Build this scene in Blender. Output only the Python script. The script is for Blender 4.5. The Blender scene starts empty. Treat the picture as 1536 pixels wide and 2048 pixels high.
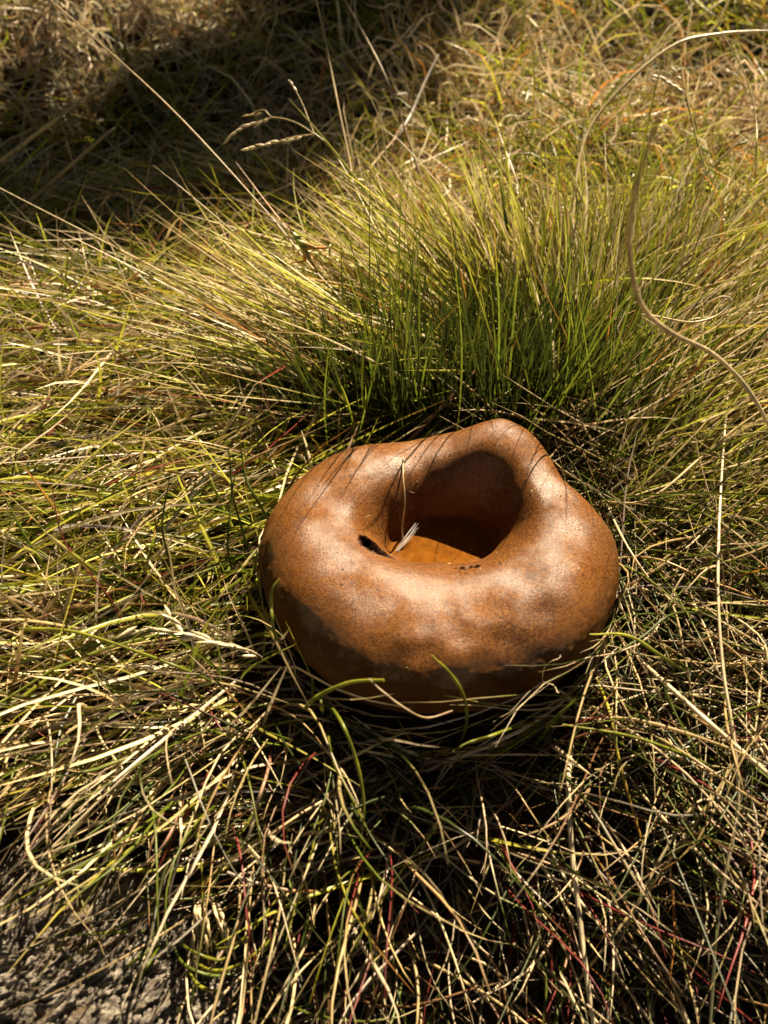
import bpy, math, random
import numpy as np
from mathutils import Vector, noise as mnoise
from mathutils.bvhtree import BVHTree

rng = np.random.default_rng(7)
random.seed(7)
scene = bpy.context.scene
COL = scene.collection

# ------------------------------------------------------------------ camera
PITCH = math.radians(48)
FWD = np.array([0, math.cos(PITCH), -math.sin(PITCH)])
RGT = np.array([1.0, 0, 0])
UPV = np.cross(RGT, FWD)
FP = 2048 * 26 / 36
TGT = np.array([0, 0, .045])
CAM = TGT - 0.30 * (FWD + (875 - 768) / FP * RGT - (1060 - 1024) / FP * UPV)
cd = bpy.data.cameras.new('camera')
cam = bpy.data.objects.new('camera', cd)
COL.objects.link(cam)
cam.location = CAM
cam.rotation_euler = (math.pi / 2 - PITCH, 0, 0)
cd.lens = 26
cd.sensor_width = 36
cd.clip_start = .005
cd.clip_end = 60
cd.dof.use_dof = True
cd.dof.focus_distance = .328
cd.dof.aperture_fstop = 10.5
scene.camera = cam

# ------------------------------------------------------------------ world, sun, exposure
SUN_EL, SUN_AZ = math.radians(47), math.radians(24)
SUN = np.array([math.cos(SUN_EL) * math.sin(SUN_AZ), math.cos(SUN_EL) * math.cos(SUN_AZ), math.sin(SUN_EL)])
world = bpy.data.worlds.new('World')
scene.world = world
world.use_nodes = True
wn = world.node_tree
sky = wn.nodes.new('ShaderNodeTexSky')
sky.sky_type = 'NISHITA'
sky.sun_disc = False
sky.sun_elevation = SUN_EL
sky.sun_rotation = SUN_AZ
sky.air_density = .3
sky.dust_density = .1
sky.ozone_density = .0
bg = wn.nodes['Background']
bg.inputs['Strength'].default_value = .05
wb = wn.nodes.new('ShaderNodeVectorMath')      # warm white balance of the photograph
wb.operation = 'MULTIPLY'
wb.inputs[1].default_value = (1.0, .72, .40)
wn.links.new(sky.outputs[0], wb.inputs[0])
wn.links.new(wb.outputs[0], bg.inputs[0])
sl = bpy.data.lights.new('sun', 'SUN')
sl.energy = 5.0
sl.angle = math.radians(.53)
sl.color = (1, .85, .61)
so = bpy.data.objects.new('sun', sl)
COL.objects.link(so)
so.location = (.3, 1.5, 2)
so.rotation_euler = Vector(-SUN).to_track_quat('-Z', 'Y').to_euler()
vs = scene.view_settings
vs.view_transform = 'Standard'
vs.look = 'None'
vs.exposure = 1.9
vs.gamma = 1
vs.use_curve_mapping = False
scene.cycles.max_bounces = 8
scene.cycles.diffuse_bounces = 1
scene.cycles.transparent_max_bounces = 8
scene.cycles.use_denoising = True


# ------------------------------------------------------------------ pixel rays (pixels of the 1536 x 2048 photograph)
def ray(px, py):
    return FWD + (px - 768) / FP * RGT - (py - 1024) / FP * UPV


def at_d(px, py, d):
    return CAM + ray(px, py) * d


def at_z(px, py, z):
    r = ray(px, py)
    return CAM + r * (z - CAM[2]) / r[2]


# ------------------------------------------------------------------ terrain
def softplus(v, k):
    return k * np.logaddexp(0, np.asarray(v, float) / k)


def terr(x, y):
    x = np.asarray(x, float)
    y = np.asarray(y, float)
    edge = -.062 + .012 * np.sin(x * 17 + .6) + .006 * np.sin(x * 41)
    z = -1.05 * softplus(edge - y, .018)
    z = z + .16 * softplus(y - .55, .12)
    z = z + .035 * np.exp(-(((x - .13) / .14) ** 2 + ((y - .22) / .09) ** 2))
    z = z - .05 * np.exp(-(((x + .22) / .2) ** 2 + ((y - .52) / .13) ** 2))
    z = z + .012 * np.exp(-(((x + .28) / .16) ** 2 + ((y - .12) / .10) ** 2))
    z = z - .03 * np.exp(-(((x - .33) / .12) ** 2 + ((y - .62) / .10) ** 2))
    z = z + .009 * np.sin(x * 23 + y * 7 + 1) * np.sin(y * 19 - x * 5) * np.clip((np.hypot(x, y) - .08) / .15, 0, 1)
    far = np.clip((y - .3) / .4, 0, 1)
    z = z + far * (.03 * np.sin(x * 7.1 + 2) * np.sin(y * 6.3) + .014 * np.sin(x * 19 + y * 11))
    return z


def gnd(px, py, h=0.0):
    r = ray(px, py)
    d = .05
    while d < 3:
        p = CAM + r * d
        if p[2] <= terr(p[0], p[1]) + h:
            break
        d += .002
    return CAM + r * d


# ------------------------------------------------------------------ helpers: materials
def new_mat(name):
    m = bpy.data.materials.new(name)
    m.use_nodes = True
    return m, m.node_tree.nodes, m.node_tree.links, m.node_tree.nodes['Principled BSDF']


def grass_material(name, trans=.35, rough=.42, spec=.5):
    m, n, l, b = new_mat(name)
    at = n.new('ShaderNodeAttribute')
    at.attribute_name = 'Col'
    tc = n.new('ShaderNodeTexCoord')
    nz = n.new('ShaderNodeTexNoise')
    nz.inputs['Scale'].default_value = 260
    nz.inputs['Detail'].default_value = 3
    mr = n.new('ShaderNodeMapRange')
    mr.inputs['From Min'].default_value = .3
    mr.inputs['From Max'].default_value = .7
    mr.inputs['To Min'].default_value = .72
    mr.inputs['To Max'].default_value = 1.2
    l.new(tc.outputs['Object'], nz.inputs['Vector'])
    l.new(nz.outputs['Fac'], mr.inputs['Value'])
    mx = n.new('ShaderNodeVectorMath')
    mx.operation = 'SCALE'
    l.new(at.outputs['Color'], mx.inputs[0])
    l.new(mr.outputs[0], mx.inputs['Scale'])
    l.new(mx.outputs[0], b.inputs['Base Color'])
    b.inputs['Roughness'].default_value = rough
    b.inputs['Specular IOR Level'].default_value = spec
    tr = n.new('ShaderNodeBsdfTranslucent')
    l.new(mx.outputs[0], tr.inputs['Color'])
    ms = n.new('ShaderNodeMixShader')
    ms.inputs[0].default_value = trans
    l.new(b.outputs[0], ms.inputs[1])
    l.new(tr.outputs[0], ms.inputs[2])
    l.new(ms.outputs[0], n['Material Output'].inputs[0])
    return m


M_GRASS = grass_material('grass_blades', .45, .38, .5)
M_STRAW = grass_material('dry_straw', .22, .38, .5)


def ground_material():
    m, n, l, b = new_mat('soil')
    tc = n.new('ShaderNodeTexCoord')
    nz = n.new('ShaderNodeTexNoise')
    nz.inputs['Scale'].default_value = 45
    nz.inputs['Detail'].default_value = 8
    l.new(tc.outputs['Object'], nz.inputs['Vector'])
    cr = n.new('ShaderNodeValToRGB')
    cr.color_ramp.elements[0].position = .35
    cr.color_ramp.elements[0].color = (.010, .006, .003, 1)
    cr.color_ramp.elements[1].position = .7
    cr.color_ramp.elements[1].color = (.045, .026, .012, 1)
    l.new(nz.outputs['Fac'], cr.inputs[0])
    l.new(cr.outputs[0], b.inputs['Base Color'])
    b.inputs['Roughness'].default_value = .95
    b.inputs['Specular IOR Level'].default_value = .1
    n2 = n.new('ShaderNodeTexNoise')
    n2.inputs['Scale'].default_value = 400
    n2.inputs['Detail'].default_value = 5
    l.new(tc.outputs['Object'], n2.inputs['Vector'])
    bp = n.new('ShaderNodeBump')
    bp.inputs['Strength'].default_value = .8
    bp.inputs['Distance'].default_value = .003
    l.new(n2.outputs['Fac'], bp.inputs['Height'])
    l.new(bp.outputs[0], b.inputs['Normal'])
    return m


# ------------------------------------------------------------------ helpers: meshes
def mesh_np(name, verts, quads, mat, cols=None, parent=None, tris=None, smooth=True):
    me = bpy.data.meshes.new(name)
    verts = np.asarray(verts, np.float32).reshape(-1, 3)
    faces = []
    nq = 0 if quads is None else len(quads)
    nt = 0 if tris is None else len(tris)
    loops = []
    starts = []
    if nq:
        loops.append(np.asarray(quads, np.int32).ravel())
        starts.append(np.arange(nq) * 4)
    if nt:
        loops.append(np.asarray(tris, np.int32).ravel())
        starts.append(nq * 4 + np.arange(nt) * 3)
    loops = np.concatenate(loops)
    starts = np.concatenate(starts).astype(np.int32)
    me.vertices.add(len(verts))
    me.vertices.foreach_set('co', verts.ravel())
    me.loops.add(len(loops))
    me.loops.foreach_set('vertex_index', loops)
    me.polygons.add(len(starts))
    me.polygons.foreach_set('loop_start', starts)
    if smooth:
        me.polygons.foreach_set('use_smooth', np.ones(len(starts), bool))
    me.update(calc_edges=True)
    if cols is not None:
        ca = me.attributes.new('Col', 'FLOAT_COLOR', 'POINT')
        c4 = np.ones((len(verts), 4), np.float32)
        c4[:, :3] = np.asarray(cols, np.float32).reshape(-1, 3)
        ca.data.foreach_set('color', c4.ravel())
    me.materials.append(mat)
    o = bpy.data.objects.new(name, me)
    COL.objects.link(o)
    if parent is not None:
        o.parent = parent
    return o


def tag(o, label=None, cat=None, group=None, kind=None):
    for k, v in (('label', label), ('category', cat), ('group', group), ('kind', kind)):
        if v:
            o[k] = v
    return o


def empty(name, loc=(0, 0, 0)):
    o = bpy.data.objects.new(name, None)
    o.empty_display_size = .01
    COL.objects.link(o)
    o.location = loc
    return o


def frames(P):
    """P: n x k x 3 polylines -> tangent, side, normal"""
    T = np.gradient(P, axis=1)
    T /= np.linalg.norm(T, axis=2, keepdims=True) + 1e-12
    return T


def blade_arrays(P, w, cols, shape='ribbon', twist=None, sides=4):
    """P n,k,3; w n,k widths; cols n,k,3 -> verts, quads, cols"""
    n, k, _ = P.shape
    T = frames(P)
    if twist is None:
        twist = rng.uniform(0, 2 * np.pi, n)
    ref = np.stack([np.cos(twist), np.sin(twist), rng.uniform(-.6, .6, n)], 1)[:, None, :]
    S = np.cross(T, np.broadcast_to(ref, T.shape))
    S /= np.linalg.norm(S, axis=2, keepdims=True) + 1e-9
    N = np.cross(S, T)
    w = w[:, :, None]
    if shape == 'ribbon':
        rings = [P - S * w * .5, P + N * w * .28, P + S * w * .5]
        m, closed = 3, False
    else:
        rings = []
        for a in range(sides):
            t = 2 * np.pi * a / sides
            rings.append(P + S * w * .5 * math.cos(t) + N * w * .5 * math.sin(t) * .85)
        m, closed = sides, True
    V = np.stack(rings, 2).reshape(n, k * m, 3)
    C = np.repeat(cols[:, :, None, :], m, 2).reshape(n, k * m, 3)
    q = []
    for i in range(k - 1):
        for a in range(m if closed else m - 1):
            b = (a + 1) % m
            q.append((i * m + a, i * m + b, (i + 1) * m + b, (i + 1) * m + a))
    q = np.array(q)
    Q = (q[None] + (np.arange(n) * k * m)[:, None, None])
    return V, Q, C


# ------------------------------------------------------------------ mushroom cap outline (shared with the grass so that blades bend round it)
def periodic(tab):
    a = np.array([t[0] for t in tab], float)
    v = np.array([t[1] for t in tab], float)
    o = np.argsort(a)
    a, v = a[o], v[o]
    a = np.concatenate([a - 360, a, a + 360])
    v = np.concatenate([v, v, v])
    g = np.arange(0, 360, 1.0)
    f = np.interp(g, a, v)
    ker = np.hanning(11)
    ker /= ker.sum()
    f = np.convolve(np.concatenate([f[-20:], f, f[:20]]), ker, 'same')[20:-20]
    return lambda th: np.interp(np.mod(np.degrees(th), 360), np.arange(0, 361, 1.0), np.append(f, f[0]))


R_EQ = periodic([(-170, .0735), (-160, .071), (-146, .0695), (-131, .069), (-119, .070), (-106, .0695), (-94, .0695), (-82, .0685),
                 (-68, .0690), (-54, .0700), (-37, .0730), (-24, .0745), (-10, .0765), (2, .0765), (14, .0735), (26, .0675),
                 (38, .0700), (50, .0755), (60, .0765), (75, .0690), (90, .0640), (105, .0640), (120, .0680), (135, .0715), (150, .0740), (165, .0755), (180, .0750)])
R_CR = periodic([(-90, .042), (-60, .043), (-30, .045), (0, .047), (25, .046), (50, .054), (62, .055), (80, .047), (100, .044),
                 (112, .044), (125, .047), (150, .047), (180, .046), (-150, .044), (-120, .042)])
Z_CR = periodic([(-90, .0500), (-60, .0510), (-30, .0525), (0, .0535), (25, .0545), (50, .0585), (62, .0585), (80, .0510), (100, .0475),
                 (120, .0490), (150, .0500), (180, .0500), (-150, .0495), (-120, .0495)])
R_WF = periodic([(-90, .008), (-60, .011), (-30, .018), (0, .024), (20, .026), (40, .025), (55, .023), (70, .020), (85, .019), (96, .019), (108, .018),
                 (120, .0165), (135, .016), (150, .018), (180, .020), (-150, .017), (-120, .011)])
EXPO = periodic([(-90, 2.7), (0, 2.5), (40, 2.7), (70, 2.8), (98, 3.0), (112, 3.2), (125, 3.2), (150, 2.6), (180, 2.2), (-150, 2.4)])
CONV = periodic([(-90, 1.0), (-60, 1.0), (-30, .95), (0, .8), (25, .85), (50, .95), (80, .95), (98, .95), (106, 1.0), (140, .95), (180, .85), (-150, .9), (-120, 1.0)])
PIT = (0.001, .0075)


PERCH = at_d(618, 500, .416)


# ------------------------------------------------------------------ grass growth
def grow(root, az, tilt, L, bend, azbend, nseg, wig=.15, bend_pow=1.3, lift=.0015, cap_clear=True, push=True):
    n = len(root)
    P = np.zeros((n, nseg + 1, 3))
    P[:, 0] = root
    ph = rng.uniform(0, 6.28, (n, 2))
    fr = rng.uniform(2, 6, (n, 2))
    alive = np.ones(n, bool)
    hov = lift * rng.uniform(.3, 4, n)
    for i in range(nseg):
        s = (i + .5) / nseg
        tl = tilt + bend * s ** bend_pow + wig * np.sin(ph[:, 0] + fr[:, 0] * s)
        a = az + azbend * s + wig * 1.4 * np.sin(ph[:, 1] + fr[:, 1] * s)
        d = np.stack([np.sin(tl) * np.cos(a), np.sin(tl) * np.sin(a), np.cos(tl)], 1)
        p = P[:, i] + d * (L / nseg)[:, None]
        if push:
            tz = terr(p[:, 0], p[:, 1]) + hov * min(1, 2 * s)
            p[:, 2] = np.maximum(p[:, 2], tz)
        if cap_clear:
            r = np.hypot(p[:, 0], p[:, 1])
            th = np.arctan2(p[:, 1], p[:, 0])
            re = R_EQ(th) + .0015
            ins = (r < re) & (p[:, 2] < .075)
            alive &= ~(ins & (r < re - .014))
            alive &= ~((r < re - .004) & (p[:, 2] >= .05))
            f = np.where(ins, re / np.maximum(r, 1e-4), 1)
            p[:, 0] *= f
            p[:, 1] *= f
        P[:, i + 1] = p
    return P, alive


PAL = {
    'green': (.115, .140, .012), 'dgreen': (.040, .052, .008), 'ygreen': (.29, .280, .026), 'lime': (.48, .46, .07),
    'straw': (.44, .325, .145), 'pale': (.62, .50, .31), 'brown': (.17, .085, .032), 'red': (.20, .035, .028), 'orange': (.38, .16, .03), 'grey': (.30, .25, .20)}
PKEYS = list(PAL)
PARR = np.array([PAL[k] for k in PKEYS])


def blade_cols(n, k, base, tip=None, var=.25, tip_from=.7):
    """base, tip: dict name->weight"""
    def pick(d, m):
        ks = list(d)
        w = np.array([d[q] for q in ks], float)
        idx = rng.choice(len(ks), m, p=w / w.sum())
        return np.array([PAL[q] for q in ks])[idx]
    b = pick(base, n)
    b = b * rng.uniform(1 - var, 1 + var, (n, 1)) * rng.uniform(.92, 1.08, (n, 3))
    c = np.repeat(b[:, None, :], k, 1)
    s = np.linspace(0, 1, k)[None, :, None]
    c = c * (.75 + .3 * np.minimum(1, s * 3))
    if tip:
        t = pick(tip, n) * rng.uniform(1 - var, 1 + var, (n, 1))
        f0 = rng.uniform(tip_from - .25, tip_from + .35, (n, 1, 1))
        f = np.clip((s - f0) / .2, 0, 1)
        c = c * (1 - f) + t[:, None, :] * f
    return c


def taper(n, k, w, base=.75):
    s = np.linspace(0, 1, k)[None]
    prof = (base + (1 - base) * np.sin(np.clip(s * 2.2, 0, np.pi / 2))) * (1 - np.clip(s, 0, 1) ** 3.5 * .92)
    return w[:, None] * prof


def field(name, root, az, tilt, L, bend, w, base, tip=None, nseg=7, azbend=None, wig=.15, shape='ribbon', mat=None, parent=None,
          lift=.0015, tip_from=.7, n_parts=0, cap_clear=True, var=.25, rank=None):
    n = len(root)
    if azbend is None:
        azbend = rng.normal(0, .35, n)
    P, al = grow(root, az, tilt, L, bend, azbend, nseg, wig, lift=lift, cap_clear=cap_clear)
    # nothing grows right across the perch of the grasshopper
    pd = np.linalg.norm(PERCH - CAM)
    pr = (PERCH - CAM) / pd
    q = P - CAM
    t = q @ pr
    off = np.linalg.norm(q - t[..., None] * pr, axis=2)
    al &= ~((off < .0135 * t / pd) & (t < pd + .004) & (t > .05)).any(1)
    q = P - PERCH
    t = q @ SUN
    off = np.linalg.norm(q - t[..., None] * SUN, axis=2)
    al &= ~((off < .009) & (t > 0) & (t < .15)).any(1)
    P, w = P[al], w[al]
    n = len(P)
    W = taper(n, nseg + 1, w)
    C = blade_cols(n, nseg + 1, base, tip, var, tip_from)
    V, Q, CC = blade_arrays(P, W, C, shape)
    made = []
    sel = np.zeros(n, bool)
    if n_parts:
        # the blades that show largest: near the lens, long, up above the others
        mid = P[:, nseg * 2 // 3]
        d = (mid - CAM) @ FWD
        ln = np.linalg.norm(P[:, -1] - P[:, 0], axis=1)
        hgt = mid[:, 2] - terr(mid[:, 0], mid[:, 1])
        vis = (np.abs((mid - CAM) @ RGT / d) < .52) & (np.abs((mid - CAM) @ UPV / d) < .69)
        sc = np.where(vis, ln * w / d ** 2 * (.02 + hgt), -1)
        sel[np.argsort(-sc)[:n_parts]] = True
        for i in np.where(sel)[0]:
            o = mesh_np('blade', V[i], Q[i] - i * V.shape[1], mat or M_GRASS, CC[i], parent)
            made.append(o)
    r = ~sel
    V2, C2 = V[r], CC[r]
    nn = len(V2)
    q0 = Q[0] - 0
    Q2 = (q0[None] + (np.arange(nn) * V.shape[1])[:, None, None]).reshape(-1, 4)
    o = mesh_np(name, V2.reshape(-1, 3), Q2, mat or M_GRASS, C2.reshape(-1, 3), parent)
    o['kind'] = 'stuff'
    return o


def on_ground(x, y, sink=.004):
    return np.stack([x, y, terr(x, y) - sink], 1)


def not_cap(x, y, m=.0):
    r = np.hypot(x, y)
    return r > R_EQ(np.arctan2(y, x)) * .93 + m


# ------------------------------------------------------------------ ground
def build_ground():
    xs = np.concatenate([np.linspace(-9, -.7, 40, endpoint=False), np.linspace(-.7, .7, 281), np.linspace(.7, 9, 41)[1:]])
    ys = np.concatenate([np.linspace(-4, -.35, 20, endpoint=False), np.linspace(-.35, 1.3, 331), np.linspace(1.3, 14, 60)[1:]])
    X, Y = np.meshgrid(xs, ys)
    Z = terr(X, np.clip(Y, -.35, 3))
    nx, ny = len(xs), len(ys)
    V = np.stack([X, Y, Z], 2).reshape(-1, 3)
    i = np.arange(nx - 1)[None] + np.arange(ny - 1)[:, None] * nx
    Q = np.stack([i, i + 1, i + 1 + nx, i + nx], 2).reshape(-1, 4)
    o = mesh_np('ground', V, Q, ground_material())
    tag(o, 'dark brown soil and turf base under the grass', None, None, 'structure')


build_ground()


# ------------------------------------------------------------------ mushroom
def px_local(px, py, z):
    return at_z(px, py, z)[:2]


def cap_material():
    m, n, l, b = new_mat('mushroom_cap_skin')
    tc = n.new('ShaderNodeTexCoord')

    def noise(scale, detail=6, rough=.6, dist=0):
        t = n.new('ShaderNodeTexNoise')
        t.inputs['Scale'].default_value = scale
        t.inputs['Detail'].default_value = detail
        t.inputs['Roughness'].default_value = rough
        t.inputs['Distortion'].default_value = dist
        l.new(tc.outputs['Object'], t.inputs['Vector'])
        return t.outputs['Fac']

    def rng_(v, a, c, d=0, e=1):
        t = n.new('ShaderNodeMapRange')
        for k, q in zip(('From Min', 'From Max', 'To Min', 'To Max'), (a, c, d, e)):
            t.inputs[k].default_value = q
        l.new(v, t.inputs['Value'])
        return t.outputs[0]

    def mix(f, a, c):
        t = n.new('ShaderNodeMix')
        t.data_type = 'RGBA'
        for sock, q in ((t.inputs[0], f), (t.inputs[6], a), (t.inputs[7], c)):
            if isinstance(q, (tuple, float, int)):
                sock.default_value = q if not isinstance(q, tuple) else (*q, 1)
            else:
                l.new(q, sock)
        return t.outputs[2]

    def math_(op, a, c):
        t = n.new('ShaderNodeMath')
        t.operation = op
        for sock, q in ((t.inputs[0], a), (t.inputs[1], c)):
            if isinstance(q, (float, int)):
                sock.default_value = q
            else:
                l.new(q, sock)
        return t.outputs[0]

    at = n.new('ShaderNodeAttribute')
    at.attribute_name = 'Col'      # r: stain, g: pore-orange floor, b: dark tone inside the torn holes
    sp = n.new('ShaderNodeSeparateColor')
    l.new(at.outputs['Color'], sp.inputs[0])
    c = mix(rng_(noise(34, 5), .32, .68), (.046, .0130, .0020), (.135, .046, .0075))
    c = mix(rng_(noise(1100, 4, .7), .40, .62, 0, .55), c, (.25, .105, .026))
    c = mix(rng_(noise(520, 6, .75), .50, .66, 0, .55), c, (.036, .011, .003))
    c = mix(rng_(noise(130, 6, .65), .52, .72, 0, .6), c, (.050, .016, .005))
    # stain
    st = math_('MULTIPLY', sp.outputs[0], rng_(noise(90, 7, .65, .4), .36, .58))
    c = mix(st, c, (.042, .016, .008))
    fl = math_('MULTIPLY', sp.outputs[1], rng_(noise(160, 5), .25, .5, .6, 1))
    flc = mix(rng_(noise(240, 6), .25, .75), (.085, .026, .003), (.165, .060, .007))
    c = mix(fl, c, flc)
    c = mix(sp.outputs[2], c, (.012, .005, .003))
    # velvety ochre-brown margin below the ragged edge of the skin, part of its tone is painted shade
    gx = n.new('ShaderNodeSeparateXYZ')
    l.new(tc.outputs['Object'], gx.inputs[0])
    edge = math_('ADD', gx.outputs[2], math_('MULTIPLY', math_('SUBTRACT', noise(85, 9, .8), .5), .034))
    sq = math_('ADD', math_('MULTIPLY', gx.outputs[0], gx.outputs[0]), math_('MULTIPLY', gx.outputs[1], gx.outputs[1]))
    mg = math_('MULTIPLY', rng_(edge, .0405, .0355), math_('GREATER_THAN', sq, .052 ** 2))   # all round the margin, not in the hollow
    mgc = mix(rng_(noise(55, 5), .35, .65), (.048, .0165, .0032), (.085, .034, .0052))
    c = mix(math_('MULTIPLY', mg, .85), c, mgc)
    # dirt specks
    vo = n.new('ShaderNodeTexVoronoi')
    vo.inputs['Scale'].default_value = 420
    l.new(tc.outputs['Object'], vo.inputs['Vector'])
    spk = math_('MULTIPLY', math_('LESS_THAN', vo.outputs['Distance'], .2), math_('GREATER_THAN', noise(60, 3), .50))
    c = mix(math_('MULTIPLY', spk, .75), c, (.05, .022, .01))
    l.new(c, b.inputs['Base Color'])
    rr = rng_(noise(40, 4), .36, .62, .46, .30)
    rr = math_('ADD', rr, math_('MULTIPLY', sp.outputs[1], .3))
    rr = math_('ADD', rr, math_('MULTIPLY', mg, .25))
    l.new(rr, b.inputs['Roughness'])
    l.new(math_('MULTIPLY', rng_(noise(40, 4), .40, .60, .09, .58), math_('SUBTRACT', 1.0, math_('MAXIMUM', math_('MULTIPLY', mg, .75), math_('MAXIMUM', sp.outputs[1], sp.outputs[2])))), b.inputs['Specular IOR Level'])
    b.inputs['Subsurface Weight'].default_value = .0
    h = math_('ADD', math_('MULTIPLY', noise(1700, 4, .7), .5), math_('MULTIPLY', noise(380, 6, .7), .26))
    h = math_('ADD', h, math_('MULTIPLY', math_('MULTIPLY', noise(150, 8, .75, .6), sp.outputs[0]), 3.6))
    bp = n.new('ShaderNodeBump')
    bp.inputs['Strength'].default_value = .55
    bp.inputs['Distance'].default_value = .0011
    l.new(h, bp.inputs['Height'])
    l.new(bp.outputs[0], b.inputs['Normal'])
    return m


def pore_material():
    m, n, l, b = new_mat('mushroom_stem_flesh')
    tc = n.new('ShaderNodeTexCoord')
    t = n.new('ShaderNodeTexNoise')
    t.inputs['Scale'].default_value = 120
    l.new(tc.outputs['Object'], t.inputs['Vector'])
    cr = n.new('ShaderNodeValToRGB')
    cr.color_ramp.elements[0].color = (.16, .07, .02, 1)
    cr.color_ramp.elements[1].color = (.42, .25, .09, 1)
    l.new(t.outputs['Fac'], cr.inputs[0])
    l.new(cr.outputs[0], b.inputs['Base Color'])
    b.inputs['Roughness'].default_value = .8
    return m


def fbm(p, s, o=4):
    return mnoise.fractal(Vector(p) * s, .9, 2.0, o)


Z_FLOOR = .0215


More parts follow.
